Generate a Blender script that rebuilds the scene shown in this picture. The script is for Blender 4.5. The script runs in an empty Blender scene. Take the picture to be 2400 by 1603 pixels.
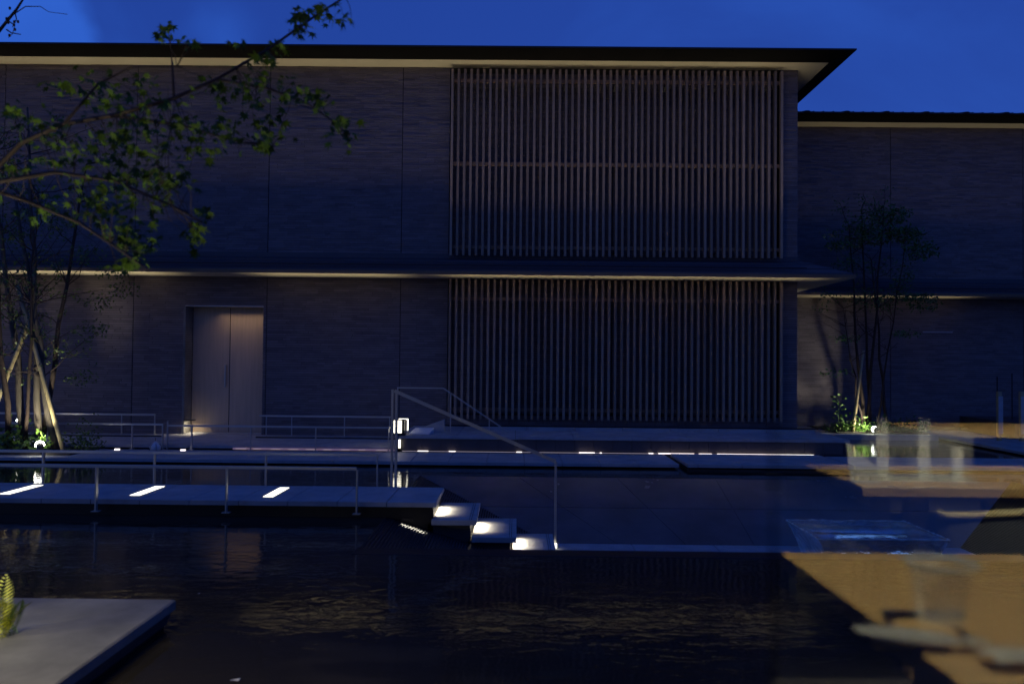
import bpy, math, random
from mathutils import Vector, Matrix
R = random.Random(7)
rad = math.radians
SC = bpy.context.scene
COL = SC.collection

# ------------------------------------------------------------------ camera
CAMZ = 1.5
cd = bpy.data.cameras.new('camera')
cam = bpy.data.objects.new('camera', cd); COL.objects.link(cam)
cd.lens = 28.0; cd.sensor_width = 36.0; cd.clip_start = 0.05; cd.clip_end = 2000
cam.matrix_world = (Matrix.Translation((0, 0, CAMZ)) @ Matrix.Rotation(0.0054, 4, 'Z') @
                    Matrix.Rotation(rad(90 + 1.258), 4, 'X') @ Matrix.Rotation(0.0098, 4, 'Z'))
cd.dof.use_dof = True; cd.dof.focus_distance = 13.0; cd.dof.aperture_fstop = 2.0
SC.camera = cam

# ------------------------------------------------------------------ sky, sun, exposure
W = bpy.data.worlds.new('World'); SC.world = W; W.use_nodes = True
nt = W.node_tree; nt.nodes.clear()
out = nt.nodes.new('ShaderNodeOutputWorld'); bg = nt.nodes.new('ShaderNodeBackground')
sky = nt.nodes.new('ShaderNodeTexSky'); sky.sky_type = 'NISHITA'; sky.sun_disc = False
SUN_EL, SUN_ROT = rad(4.0), rad(215)
sky.sun_elevation = SUN_EL; sky.sun_rotation = SUN_ROT
tint = nt.nodes.new('ShaderNodeMix'); tint.data_type = 'RGBA'; tint.blend_type = 'MULTIPLY'
tint.inputs[0].default_value = 1.0; tint.inputs[7].default_value = (0.22, 0.48, 1.75, 1)
co = nt.nodes.new('ShaderNodeTexCoord'); mp = nt.nodes.new('ShaderNodeMapping')
mp.inputs['Scale'].default_value = (1.6, 1.6, 3.2); mp.inputs['Location'].default_value = (0.35, 0.1, 0.4)
cn = nt.nodes.new('ShaderNodeTexNoise'); cn.inputs['Scale'].default_value = 1.7; cn.inputs['Detail'].default_value = 5
cn.inputs['Roughness'].default_value = 0.5; cn.inputs['Distortion'].default_value = 0.6
cr = nt.nodes.new('ShaderNodeValToRGB'); cr.color_ramp.elements[0].position = 0.5; cr.color_ramp.elements[1].position = 0.72
cr.color_ramp.elements[0].color = (0, 0, 0, 1); cr.color_ramp.elements[1].color = (1, 1, 1, 1)
cloud = nt.nodes.new('ShaderNodeMix'); cloud.data_type = 'RGBA'; cloud.blend_type = 'MIX'
cloud.inputs[7].default_value = (0.75, 3.2, 15.5, 1)
fac = nt.nodes.new('ShaderNodeMath'); fac.operation = 'MULTIPLY'; fac.inputs[1].default_value = 0.22
def cloudpatch(d, r0, r1, amt):
    d = Vector(d).normalized(); wn = nt.nodes.new('ShaderNodeTexNoise'); wn.inputs['Scale'].default_value = 9; wn.inputs['Detail'].default_value = 4
    sc_ = nt.nodes.new('ShaderNodeVectorMath'); sc_.operation = 'MULTIPLY_ADD'; sc_.inputs[1].default_value = (.07, .07, .07)
    df = nt.nodes.new('ShaderNodeVectorMath'); df.operation = 'DISTANCE'; df.inputs[1].default_value = d + Vector((.035, .035, .035))
    m_ = nt.nodes.new('ShaderNodeMapRange'); m_.interpolation_type = 'SMOOTHSTEP'
    m_.inputs[1].default_value = r1; m_.inputs[2].default_value = r0; m_.inputs[3].default_value = 0; m_.inputs[4].default_value = amt
    nt.links.new(co.outputs['Generated'], wn.inputs['Vector']); nt.links.new(wn.outputs['Color'], sc_.inputs[0]); nt.links.new(co.outputs['Generated'], sc_.inputs[2])
    nt.links.new(sc_.outputs[0], df.inputs[0]); nt.links.new(df.outputs['Value'], m_.inputs[0]); return m_.outputs[0]
c1 = cloudpatch((-.64, 1, .40), .050, .078, .62); c2 = cloudpatch((-.375, 1, .41), .0, .05, .30)
ad = nt.nodes.new('ShaderNodeMath'); ad.operation = 'ADD'; ad2 = nt.nodes.new('ShaderNodeMath'); ad2.operation = 'ADD'; ad2.use_clamp = True
L = nt.links.new
L(sky.outputs[0], tint.inputs[6]); L(co.outputs['Generated'], mp.inputs[0]); L(mp.outputs[0], cn.inputs['Vector'])
L(cn.outputs[0], cr.inputs[0]); L(cr.outputs[0], fac.inputs[0]); L(c1, ad.inputs[0]); L(c2, ad.inputs[1]); L(ad.outputs[0], ad2.inputs[0]); L(fac.outputs[0], ad2.inputs[1]); L(ad2.outputs[0], cloud.inputs[0])
base = nt.nodes.new('ShaderNodeMix'); base.data_type = 'RGBA'; base.blend_type = 'MIX'; base.inputs[0].default_value = 0.65
base.inputs[7].default_value = (0.42, 1.50, 9.4, 1)   # even deep-blue dusk air light
L(tint.outputs[2], base.inputs[6]); L(base.outputs[2], cloud.inputs[6]); L(cloud.outputs[2], bg.inputs[0]); L(bg.outputs[0], out.inputs[0])
bg.inputs[1].default_value = 0.047
sl = bpy.data.lights.new('sun', 'SUN'); sl.energy = 0.006; sl.angle = rad(12); sl.color = (0.75, 0.85, 1.0)
so = bpy.data.objects.new('sun', sl); COL.objects.link(so)
so.rotation_euler = (rad(80), 0, rad(-35))
SC.view_settings.view_transform = 'Standard'; SC.view_settings.look = 'None'
SC.view_settings.exposure = 0.0; SC.view_settings.gamma = 1.0; SC.view_settings.use_curve_mapping = False
SC.render.engine = 'CYCLES'
cy = SC.cycles
cy.use_denoising = True; cy.max_bounces = 8; cy.transmission_bounces = 8; cy.glossy_bounces = 4; cy.diffuse_bounces = 3
cy.caustics_reflective = False; cy.caustics_refractive = False; cy.sample_clamp_indirect = 4.0
cy.use_adaptive_sampling = False

# ------------------------------------------------------------------ materials
def mat(name, col, rough=0.6, metal=0.0, spec=0.5, noise=0.0, nscale=6.0, bump=0.0, bscale=30.0, stretch=(1, 1, 1),
        island=0.0, col2=None, trans=0.0, ior=1.5, emit=None, estr=0.0, bdist=0.01, detail=4.0, rvar=0.0):
    m = bpy.data.materials.new(name); m.use_nodes = True
    n = m.node_tree; p = n.nodes['Principled BSDF']; lk = n.links.new
    p.inputs['Base Color'].default_value = (*col, 1); p.inputs['Roughness'].default_value = rough
    p.inputs['Metallic'].default_value = metal; p.inputs['Specular IOR Level'].default_value = spec
    p.inputs['IOR'].default_value = ior; p.inputs['Transmission Weight'].default_value = trans
    tc = n.nodes.new('ShaderNodeTexCoord'); mpn = n.nodes.new('ShaderNodeMapping'); mpn.inputs['Scale'].default_value = stretch
    gm = n.nodes.new('ShaderNodeNewGeometry'); lk(gm.outputs['Position'], mpn.inputs[0])
    if noise or island:
        nz = n.nodes.new('ShaderNodeTexNoise'); nz.inputs['Scale'].default_value = nscale; nz.inputs['Detail'].default_value = detail
        nz.inputs['Roughness'].default_value = 0.6
        lk(mpn.outputs[0], nz.inputs['Vector'])
        rp = n.nodes.new('ShaderNodeMapRange'); rp.inputs[1].default_value = 0.3; rp.inputs[2].default_value = 0.7
        lk(nz.outputs[0], rp.inputs[0])
        c2 = col2 or tuple(c * (1 - noise) for c in col)
        mx = n.nodes.new('ShaderNodeMix'); mx.data_type = 'RGBA'
        mx.inputs[6].default_value = (*col, 1); mx.inputs[7].default_value = (*c2, 1); lk(rp.outputs[0], mx.inputs[0])
        res = mx.outputs[2]
        if island:
            hs = n.nodes.new('ShaderNodeHueSaturation'); mr = n.nodes.new('ShaderNodeMapRange')
            mr.inputs[3].default_value = 1 - island; mr.inputs[4].default_value = 1 + island
            lk(gm.outputs['Random Per Island'], mr.inputs[0]); lk(mr.outputs[0], hs.inputs['Value']); lk(res, hs.inputs['Color'])
            res = hs.outputs[0]
        lk(res, p.inputs['Base Color'])
        if rvar:
            m2 = n.nodes.new('ShaderNodeMapRange'); m2.inputs[3].default_value = rough; m2.inputs[4].default_value = min(1, rough + rvar)
            lk(rp.outputs[0], m2.inputs[0]); lk(m2.outputs[0], p.inputs['Roughness'])
    if bump:
        bz = n.nodes.new('ShaderNodeTexNoise'); bz.inputs['Scale'].default_value = bscale; bz.inputs['Detail'].default_value = 3
        lk(mpn.outputs[0], bz.inputs['Vector'])
        b = n.nodes.new('ShaderNodeBump'); b.inputs['Strength'].default_value = bump; b.inputs['Distance'].default_value = bdist
        lk(bz.outputs[0], b.inputs['Height']); lk(b.outputs[0], p.inputs['Normal'])
    if emit:
        p.inputs['Emission Color'].default_value = (*emit, 1); p.inputs['Emission Strength'].default_value = estr
    return m

M = {}
M['brick'] = mat('brick_strip', (0.19, 0.158, 0.158), 0.6, noise=0.2, nscale=3, island=0.16, bump=0.5, bscale=60, stretch=(1, 1, 3), rvar=0.2)
M['mortar'] = mat('mortar', (0.05, 0.046, 0.048), 0.9, noise=0.3, nscale=20)
M['soffit'] = mat('painted_soffit', (0.72, 0.64, 0.50), 0.8, noise=0.10, nscale=1.5)
M['roof'] = mat('dark_metal_roof', (0.035, 0.035, 0.04), 0.45, metal=0.3, noise=0.3, nscale=4)
M['fascia'] = mat('dark_fascia', (0.010, 0.009, 0.009), 0.8, spec=0.1, noise=0.3, nscale=3)
M['canopyroof'] = mat('canopy_metal', (0.065, 0.065, 0.075), 0.5, noise=0.25, nscale=2, stretch=(.3, 1, 8))
M['canopyedge'] = mat('canopy_edge', (0.20, 0.13, 0.07), 0.6, noise=0.3, nscale=2)
M['slat'] = mat('cedar_slat', (0.37, 0.26, 0.175), 0.7, noise=0.35, nscale=10, stretch=(6, 6, 0.7), bump=0.15, bscale=30)
_n = M['slat'].node_tree; _hs = _n.nodes.new('ShaderNodeHueSaturation'); _oi = _n.nodes.new('ShaderNodeObjectInfo'); _mr = _n.nodes.new('ShaderNodeMapRange')
_mr.inputs[3].default_value = .72; _mr.inputs[4].default_value = 1.22; _p = _n.nodes['Principled BSDF']; _src = _p.inputs['Base Color'].links[0].from_socket
_n.links.new(_oi.outputs['Random'], _mr.inputs[0]); _n.links.new(_mr.outputs[0], _hs.inputs['Value']); _n.links.new(_src, _hs.inputs['Color']); _n.links.new(_hs.outputs[0], _p.inputs['Base Color'])
M['railwood'] = mat('cedar_rail', (0.44, 0.28, 0.18), 0.65, noise=0.4, nscale=8, stretch=(0.6, 6, 6))
M['darkglass'] = mat('dark_window_glass', (0.010, 0.010, 0.012), 0.35, spec=0.12, noise=0.3, nscale=1)
M['frame'] = mat('dark_frame', (0.03, 0.028, 0.028), 0.5)
M['door'] = mat('door_panel', (0.60, 0.46, 0.32), 0.5, noise=0.18, nscale=2.5, stretch=(8, 1, .5), bump=0.05)
M['deck'] = mat('deck_stone', (0.40, 0.40, 0.40), 0.5, noise=0.28, nscale=3.5, island=0.10, bump=0.10, bscale=90, rvar=0.25)
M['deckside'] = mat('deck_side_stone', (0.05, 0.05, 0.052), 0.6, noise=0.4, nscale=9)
M['gap'] = mat('joint_gap', (0.02, 0.02, 0.02), 0.9)
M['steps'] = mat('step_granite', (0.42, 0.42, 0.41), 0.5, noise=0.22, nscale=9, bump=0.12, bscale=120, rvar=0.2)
M['granite'] = mat('platform_granite', (0.26, 0.25, 0.225), 0.65, noise=0.5, nscale=2.6, bump=0.25, bscale=140, detail=8)
M['tile'] = mat('riser_tile', (0.10, 0.085, 0.085), 0.45, noise=0.25, nscale=4, island=0.15)
M['wetstone'] = mat('wet_basin_stone', (0.125, 0.13, 0.14), 0.16, spec=0.5, noise=0.35, nscale=1.4, bump=0.05, bscale=9, rvar=0.12)
M['ribstone'] = mat('ribbed_stone', (0.02, 0.02, 0.022), 0.35, spec=0.4, noise=0.4, nscale=7)
M['coping'] = mat('wet_black_coping', (0.012, 0.012, 0.014), 0.4, spec=0.3, noise=0.3)
M['steel'] = mat('brushed_steel', (0.50, 0.49, 0.46), 0.38, metal=0.6, noise=0.12, nscale=20, stretch=(1, 1, 8))
M['black'] = mat('black_metal', (0.02, 0.02, 0.022), 0.45, metal=0.4)
M['bark'] = mat('grey_bark', (0.12, 0.10, 0.075), 0.85, noise=0.5, nscale=14, stretch=(1, 1, .3), bump=0.5, bscale=35)
M['barkdark'] = mat('dark_bark', (0.055, 0.036, 0.026), 0.85, noise=0.5, nscale=14, bump=0.4)
M['bamboo'] = mat('bamboo_pole', (0.42, 0.34, 0.17), 0.5, noise=0.3, nscale=8)
M['leaf'] = mat('green_leaf', (0.085, 0.145, 0.018), 0.5, noise=0.45, nscale=3, island=0.45)
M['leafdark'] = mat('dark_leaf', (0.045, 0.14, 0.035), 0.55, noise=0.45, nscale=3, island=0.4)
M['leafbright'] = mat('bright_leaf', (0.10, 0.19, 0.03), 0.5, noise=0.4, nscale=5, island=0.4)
M['fern'] = mat('fern_frond', (0.42, 0.44, 0.02), 0.55, noise=0.35, nscale=12, island=0.3)
M['soil'] = mat('planting_soil', (0.035, 0.028, 0.02), 0.95, noise=0.5, nscale=14, bump=0.6, bscale=30)
M['white'] = mat('white_cloth', (0.6, 0.6, 0.6), 0.8, noise=0.15, nscale=20, bump=0.3, bscale=25)
M['sign'] = mat('sign_plate', (0.62, 0.66, 0.72), 0.35, noise=0.08, nscale=5)
M['wood'] = mat('table_oak', (0.44, 0.27, 0.095), 0.45, noise=0.30, nscale=5, stretch=(1, 9, 1), bump=0.05)
M['plaster'] = mat('room_plaster', (0.10, 0.09, 0.075), 0.9, noise=0.2, nscale=3)
M['roomfloor'] = mat('room_floor', (0.02, 0.017, 0.015), 0.6, noise=0.3, nscale=4)
M['china'] = mat('white_china', (0.75, 0.73, 0.66), 0.25, noise=0.05)
M['greycloth'] = mat('grey_upholstery', (0.17, 0.16, 0.13), 0.9, noise=0.15, nscale=30)
M['mapleleaf'] = mat('maple_leaf', (0.070, 0.135, 0.012), 0.7, spec=0.15, noise=0.5, nscale=2, island=0.35)
M['dark'] = mat('dark_fabric', (0.02, 0.022, 0.03), 0.9, noise=0.3, nscale=30)
M['ground'] = mat('ground_soil', (0.04, 0.038, 0.032), 0.95, noise=0.4, nscale=.6)
def emat(n, c, s): return mat(n, (0.8, 0.8, 0.8), 0.5, emit=c, estr=s)
M['slotlight'] = emat('floor_light_glow', (1.0, 0.95, 0.74), 2.6)
M['lantern'] = emat('lantern_glow', (1.0, 0.93, 0.72), 3.0)
M['ledwhite'] = emat('led_white', (1.0, 0.86, 0.80), 2.4)
M['leddim'] = emat('led_dim', (1.0, 0.80, 0.70), 0.25)
M['ledwarm'] = emat('led_warm', (1.0, 0.48, 0.22), 0.10)
M['lens'] = emat('spot_lens', (1.0, 0.97, 0.85), 22.0)
M['bluelight'] = emat('blue_violet_glow', (0.16, 0.36, 1.0), 0.55)
M['bulb'] = emat('indoor_bulb', (1.0, 0.75, 0.42), 1.2)

def glassmat(name, col, rough, bump=0, bscale=20, ior=1.5, stretch=(1, 1, 1), bdist=.01):
    m = bpy.data.materials.new(name); m.use_nodes = True; n = m.node_tree; n.nodes.clear()
    o = n.nodes.new('ShaderNodeOutputMaterial'); g = n.nodes.new('ShaderNodeBsdfGlass')
    g.inputs['Color'].default_value = (*col, 1); g.inputs['Roughness'].default_value = rough; g.inputs['IOR'].default_value = ior
    if bump:
        gm = n.nodes.new('ShaderNodeNewGeometry'); mpn = n.nodes.new('ShaderNodeMapping'); mpn.inputs['Scale'].default_value = stretch
        nz = n.nodes.new('ShaderNodeTexNoise'); nz.inputs['Scale'].default_value = bscale; nz.inputs['Detail'].default_value = 2
        b = n.nodes.new('ShaderNodeBump'); b.inputs['Strength'].default_value = bump; b.inputs['Distance'].default_value = bdist
        n.links.new(gm.outputs['Position'], mpn.inputs[0]); n.links.new(mpn.outputs[0], nz.inputs['Vector'])
        n.links.new(nz.outputs[0], b.inputs['Height']); n.links.new(b.outputs[0], g.inputs['Normal'])
    n.links.new(g.outputs[0], o.inputs[0]); return m
M['pane'] = glassmat('standin_guard_glass', (0.97, 1.0, 0.985), 0.0)
M['bench'] = glassmat('optical_glass', (0.93, 0.97, 1.0), 0.01, 0.5, 22, 1.55, (1, 1, 2.5), .012)
def thinglass():
    m = bpy.data.materials.new('clear_glass'); m.use_nodes = True; n = m.node_tree; p = n.nodes['Principled BSDF']
    p.inputs['Base Color'].default_value = (.62, .60, .54, 1); p.inputs['Roughness'].default_value = .12
    t = n.nodes.new('ShaderNodeBsdfTransparent'); mx = n.nodes.new('ShaderNodeMixShader'); mx.inputs[0].default_value = .15
    n.links.new(t.outputs[0], mx.inputs[1]); n.links.new(p.outputs[0], mx.inputs[2]); n.links.new(mx.outputs[0], n.nodes['Material Output'].inputs[0]); return m
M['tumbler'] = thinglass()

def watermat():
    m = bpy.data.materials.new('pond_water'); m.use_nodes = True; n = m.node_tree; p = n.nodes['Principled BSDF']; lk = n.links.new
    p.inputs['Base Color'].default_value = (0.012, 0.013, 0.016, 1); p.inputs['Roughness'].default_value = 0.03; p.inputs['IOR'].default_value = 1.33
    gm = n.nodes.new('ShaderNodeNewGeometry'); mpn = n.nodes.new('ShaderNodeMapping'); mpn.inputs['Scale'].default_value = (.75, 1.5, 1)
    a = n.nodes.new('ShaderNodeTexNoise'); a.inputs['Scale'].default_value = 7; a.inputs['Detail'].default_value = 3; a.inputs['Distortion'].default_value = .6
    b2 = n.nodes.new('ShaderNodeTexNoise'); b2.inputs['Scale'].default_value = 1.1; b2.inputs['Detail'].default_value = 2
    mr = n.nodes.new('ShaderNodeMapRange'); mr.inputs[1].default_value = .35; mr.inputs[2].default_value = .65; mr.inputs[3].default_value = .25; mr.inputs[4].default_value = 1
    mu = n.nodes.new('ShaderNodeMath'); mu.operation = 'MULTIPLY'
    b = n.nodes.new('ShaderNodeBump'); b.inputs['Strength'].default_value = 1.0; b.inputs['Distance'].default_value = 0.0040
    lk(gm.outputs['Position'], mpn.inputs[0]); lk(mpn.outputs[0], a.inputs['Vector']); lk(gm.outputs['Position'], b2.inputs['Vector'])
    lk(b2.outputs[0], mr.inputs[0]); lk(a.outputs[0], mu.inputs[0]); lk(mr.outputs[0], mu.inputs[1]); lk(mu.outputs[0], b.inputs['Height'])
    lk(b.outputs[0], p.inputs['Normal'])
    sx = n.nodes.new('ShaderNodeSeparateXYZ'); lk(gm.outputs['Position'], sx.inputs[0])
    rg = n.nodes.new('ShaderNodeMapRange'); rg.inputs[1].default_value = 6.3; rg.inputs[2].default_value = 5.0
    rg.inputs[3].default_value = .03; rg.inputs[4].default_value = .045; lk(sx.outputs['Y'], rg.inputs[0]); lk(rg.outputs[0], p.inputs['Roughness'])
    # faint submerged paving colour
    v = n.nodes.new('ShaderNodeTexNoise'); v.inputs['Scale'].default_value = 2.2; v.inputs['Detail'].default_value = 6
    lk(mpn.outputs[0], v.inputs['Vector'])
    rp = n.nodes.new('ShaderNodeValToRGB'); rp.color_ramp.elements[0].position = .52; rp.color_ramp.elements[1].position = .62
    rp.color_ramp.elements[0].color = (0.026, 0.022, 0.018, 1); rp.color_ramp.elements[1].color = (0.040, 0.033, 0.024, 1)
    lk(v.outputs[0], rp.inputs[0]); lk(rp.outputs[0], p.inputs['Base Color'])
    return m
M['water'] = watermat()

UPE, LOE = 15.0, 16.0   # watts of the long soffit uplights
# ------------------------------------------------------------------ mesh helpers
class MB:
    def __init__(s): s.v = []; s.f = []
    def box(s, x0, x1, y0, y1, z0, z1):
        b = len(s.v)
        s.v += [(x0, y0, z0), (x1, y0, z0), (x1, y1, z0), (x0, y1, z0), (x0, y0, z1), (x1, y0, z1), (x1, y1, z1), (x0, y1, z1)]
        s.f += [tuple(b + i for i in q) for q in ((0, 3, 2, 1), (4, 5, 6, 7), (0, 1, 5, 4), (1, 2, 6, 5), (2, 3, 7, 6), (3, 0, 4, 7))]
        return s
    def cbox(s, x0, x1, y0, y1, z0, z1, c=.004):
        # box with a chamfered top rim
        b = len(s.v)
        s.v += [(x0, y0, z0), (x1, y0, z0), (x1, y1, z0), (x0, y1, z0), (x0, y0, z1 - c), (x1, y0, z1 - c), (x1, y1, z1 - c), (x0, y1, z1 - c),
                (x0 + c, y0 + c, z1), (x1 - c, y0 + c, z1), (x1 - c, y1 - c, z1), (x0 + c, y1 - c, z1)]
        s.f += [tuple(b + i for i in q) for q in ((0, 3, 2, 1), (8, 9, 10, 11), (0, 1, 5, 4), (1, 2, 6, 5), (2, 3, 7, 6), (3, 0, 4, 7),
                                                 (4, 5, 9, 8), (5, 6, 10, 9), (6, 7, 11, 10), (7, 4, 8, 11))]
        return s
    def bar(s, a, b, w, h, up=(0, 0, 1)):
        a = Vector(a); b = Vector(b); d = (b - a).normalized(); u = Vector(up)
        if abs(d.dot(u)) > .98: u = Vector((0, 1, 0))
        r = d.cross(u).normalized(); u = r.cross(d).normalized(); k = len(s.v)
        for p in (a, b):
            for (i, j) in ((-1, -1), (1, -1), (1, 1), (-1, 1)):
                s.v.append(tuple(p + r * (w / 2 * i) + u * (h / 2 * j)))
        s.f += [tuple(k + i for i in q) for q in ((0, 1, 2, 3), (7, 6, 5, 4), (0, 4, 5, 1), (1, 5, 6, 2), (2, 6, 7, 3), (3, 7, 4, 0))]
        return s
    def tube(s, pts, rs, n=7):
        pts = [Vector(p) for p in pts]; k0 = len(s.v)
        for i, p in enumerate(pts):
            d = (pts[min(i + 1, len(pts) - 1)] - pts[max(i - 1, 0)]).normalized()
            u = Vector((0, 0, 1)) if abs(d.z) < .9 else Vector((1, 0, 0))
            r = d.cross(u).normalized(); u = r.cross(d)
            rr = rs[i] if isinstance(rs, (list, tuple)) else rs
            for j in range(n):
                t = 2 * math.pi * j / n
                s.v.append(tuple(p + r * math.cos(t) * rr + u * math.sin(t) * rr))
        for i in range(len(pts) - 1):
            for j in range(n):
                a = k0 + i * n + j; b = k0 + i * n + (j + 1) % n
                s.f.append((a, b, b + n, a + n))
        s.f.append(tuple(k0 + j for j in range(n))[::-1]); s.f.append(tuple(k0 + (len(pts) - 1) * n + j for j in range(n)))
        return s
    def lathe(s, c, prof, n=24):
        k = len(s.v)
        for (r, z) in prof:
            for j in range(n):
                t = 2 * math.pi * j / n; s.v.append((c[0] + r * math.cos(t), c[1] + r * math.sin(t), c[2] + z))
        for i in range(len(prof) - 1):
            for j in range(n):
                a = k + i * n + j; b = k + i * n + (j + 1) % n; s.f.append((a, b, b + n, a + n))
        return s
    def poly(s, pts):
        k = len(s.v); s.v += [tuple(p) for p in pts]; s.f.append(tuple(range(k, k + len(pts)))); return s
    def leaf(s, c, d, nrm, ln, w):
        c = Vector(c); d = Vector(d).normalized(); nrm = Vector(nrm); r = d.cross(nrm)
        if r.length < 1e-3: r = d.cross(Vector((.3, .5, .8)))
        r.normalize(); k = len(s.v)
        s.v += [tuple(c), tuple(c + d * ln * .45 + r * w * .5), tuple(c + d * ln), tuple(c + d * ln * .45 - r * w * .5)]
        s.f.append((k, k + 1, k + 2, k + 3)); return s
    def build(s, name, m, parent=None, smooth=False, **props):
        me = bpy.data.meshes.new(name); me.from_pydata(s.v, [], s.f); me.update()
        if smooth:
            for p in me.polygons: p.use_smooth = True
        me.materials.append(M[m] if isinstance(m, str) else m)
        o = bpy.data.objects.new(name, me); COL.objects.link(o)
        if parent is not None:
            o.parent = parent; o.matrix_parent_inverse = wmat(parent).inverted()
        for k, v in props.items(): o[k] = v
        return o
def wmat(o):
    m = o.matrix_basis.copy()
    if o.parent is not None: m = wmat(o.parent) @ o.matrix_parent_inverse @ m
    return m
def thing(name, label, cat, loc=(0, 0, 0), group=None):
    o = bpy.data.objects.new(name, None); COL.objects.link(o); o.location = loc; o.empty_display_size = .1
    o['label'] = label; o['category'] = cat
    if group: o['group'] = group
    return o
def struct(name, mb, m, **k): return mb.build(name, m, None, kind='structure', **k)
def copyobj(o, dx=(0, 0, 0), parent=None, **props):
    c = o.copy(); COL.objects.link(c)
    if parent is not None: c.parent = parent; c.matrix_parent_inverse = wmat(parent).inverted()
    c.location = Vector(o.location) + Vector(dx)
    for k, v in props.items(): c[k] = v
    return c

# ------------------------------------------------------------------ layout constants (metres; water level is z = 0)
FY, WY = 14.1, 17.5          # main facade, wing facade
CX = 4.96                    # right corner of the main facade
ZS, ZC = 6.69, 2.92          # upper soffit, canopy soffit
DK = 0.07

# ================================================================== GROUND, WATER, BASIN
g = MB(); g.poly([(-300, -60, -1.2), (300, -60, -1.2), (300, 600, -1.2), (-300, 600, -1.2)]); struct('ground', g, 'ground')
RX0, RX1, RY0, RY1 = -1.225, 6.35, 6.32, 10.25   # basin rim
FX0, FX1, FYn, FYf, FZ = 0.375, 4.80, 7.3, 8.64, -0.48
w = MB()
def wq(x0, x1, y0, y1):
    w.poly([(x0, y0, 0), (x1, y0, 0), (x1, y1, 0), (x0, y1, 0)])
wq(-26, RX0, .8, 17.45); wq(RX0, RX1, .8, RY0 - .2); wq(RX0, RX1, RY1, 12.4); wq(RX1, 26, .8, 17.45); wq(5.2, RX1, 12.4, 17.45)
struct('pond_water', w, 'water')
b = MB()   # basin: smooth far and near slopes and floor; ribbed cascades are built apart
b.poly([(RX0, RY1, -.004), (FX0, FYf, FZ), (FX1, FYf, FZ), (RX1, RY1, -.004)])
b.poly([(RX0, RY0, -.004), (RX1, RY0, -.004), (FX1, FYn, FZ), (FX0, FYn, FZ)])
b.poly([(RX0, RY1, -.004), (RX0, RY0, -.004), (FX0, FYn, FZ), (FX0, FYf, FZ)])
b.poly([(RX1, RY0, -.004), (RX1, RY1, -.004), (FX1, FYf, FZ), (FX1, FYn, FZ)])
basin = struct('sunken_basin', b, 'wetstone')
fl = []
nx = 5
for i in range(nx):
    for j in range(2):
        xa = FX0 + (FX1 - FX0) * i / nx; xb = FX0 + (FX1 - FX0) * (i + 1) / nx; ya = FYn + (FYf - FYn) * j / 2; yb = FYn + (FYf - FYn) * (j + 1) / 2
        MB().cbox(xa + .003, xb - .003, ya + .003, yb - .003, FZ - .05, FZ + .006 + R.uniform(-.001, .001), .003).build('paver', 'deck', basin)
# joints of the far slope: large wet slabs laid on the slope
for i in range(6):
    for j in range(2):
        t0, t1 = j / 2, (j + 1) / 2
        def P(u, t):
            z = -.004 + t * (FZ + .004) + .005
            xl = RX0 + t * (FX0 - RX0); xr = RX1 + t * (FX1 - RX1); y = RY1 + t * (FYf - RY1)
            return (xl + (xr - xl) * u, y, z)
        u0, u1 = i / 6, (i + 1) / 6; e = .0006
        p = [P(u0 + e, t0 + .004), P(u1 - e, t0 + .004), P(u1 - e, t1 - .003), P(u0 + e, t1 - .003)]
        mb = MB(); mb.v = p + [(q[0], q[1], q[2] - .03) for q in p]
        mb.f = [(3, 2, 1, 0), (0, 1, 5, 4), (1, 2, 6, 5), (2, 3, 7, 6), (3, 0, 4, 7)]
        mb.build('slab', 'wetstone', basin)
for side in (0, 1):   # ribs of the side cascades
    mb = MB(); N = 60
    for i in range(N):
        t = (i + .5) / N
        x = (RX0 + t * (FX0 - RX0)) if side == 0 else (RX1 + t * (FX1 - RX1))
        ya = RY0 + t * (FYn - RY0); yb = RY1 + t * (FYf - RY1); z = -.004 + t * FZ
        mb.bar((x, ya, z + .004), (x, yb, z + .004), .017, .014)
    mb.build('ribs', 'ribstone', basin, kind='stuff')
c = MB(); c.cbox(RX0 - .02, RX1 + .02, RY0 - .2, RY0 - .002, -.3, .004); struct('basin_coping', c, 'coping')

# ================================================================== DECKS
def paver_deck(name, x0, x1, y0, y1, ztop, pitch, thick=.10, off=0.0, m='deck', sidem='deckside'):
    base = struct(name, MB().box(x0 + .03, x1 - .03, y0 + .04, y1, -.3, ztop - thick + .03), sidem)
    x = x0; k = math.ceil((x0 - off) / pitch)
    cuts = [x0] + [off + pitch * i for i in range(k, k + 200) if x0 + .06 < off + pitch * i < x1 - .06] + [x1]
    for a, bb in zip(cuts[:-1], cuts[1:]):
        MB().cbox(a + .0035, bb - .0035, y0, y1, ztop - .045, ztop + R.uniform(-.0012, .0012), .003).build('paver', m, base)
    return base
paver_deck('far_deck', -12, 2.28, 11.1, 12.2, DK, .53, off=-.4)
paver_deck('raised_deck', 2.36, 4.62, 10.92, 12.16, DK + .025, .6, off=.1)
paver_deck('side_deck', 4.72, 11, 11.1, 12.2, DK, .62, off=.2)
paver_deck('entrance_terrace', -12, -1.82, 12.32, FY - .02, .13, .45, off=-.1)
paver_deck('right_path', 8.3, 10.6, 12.25, 17.3, DK, .8, off=8.3)
# walkway with steps
paver_deck('garden_walkway', -10, -.74, 7.51, 8.40, .15, .465, thick=.05, off=-.74, sidem='coping')  # near-black base colour puts in the shade below the floating slab
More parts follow.
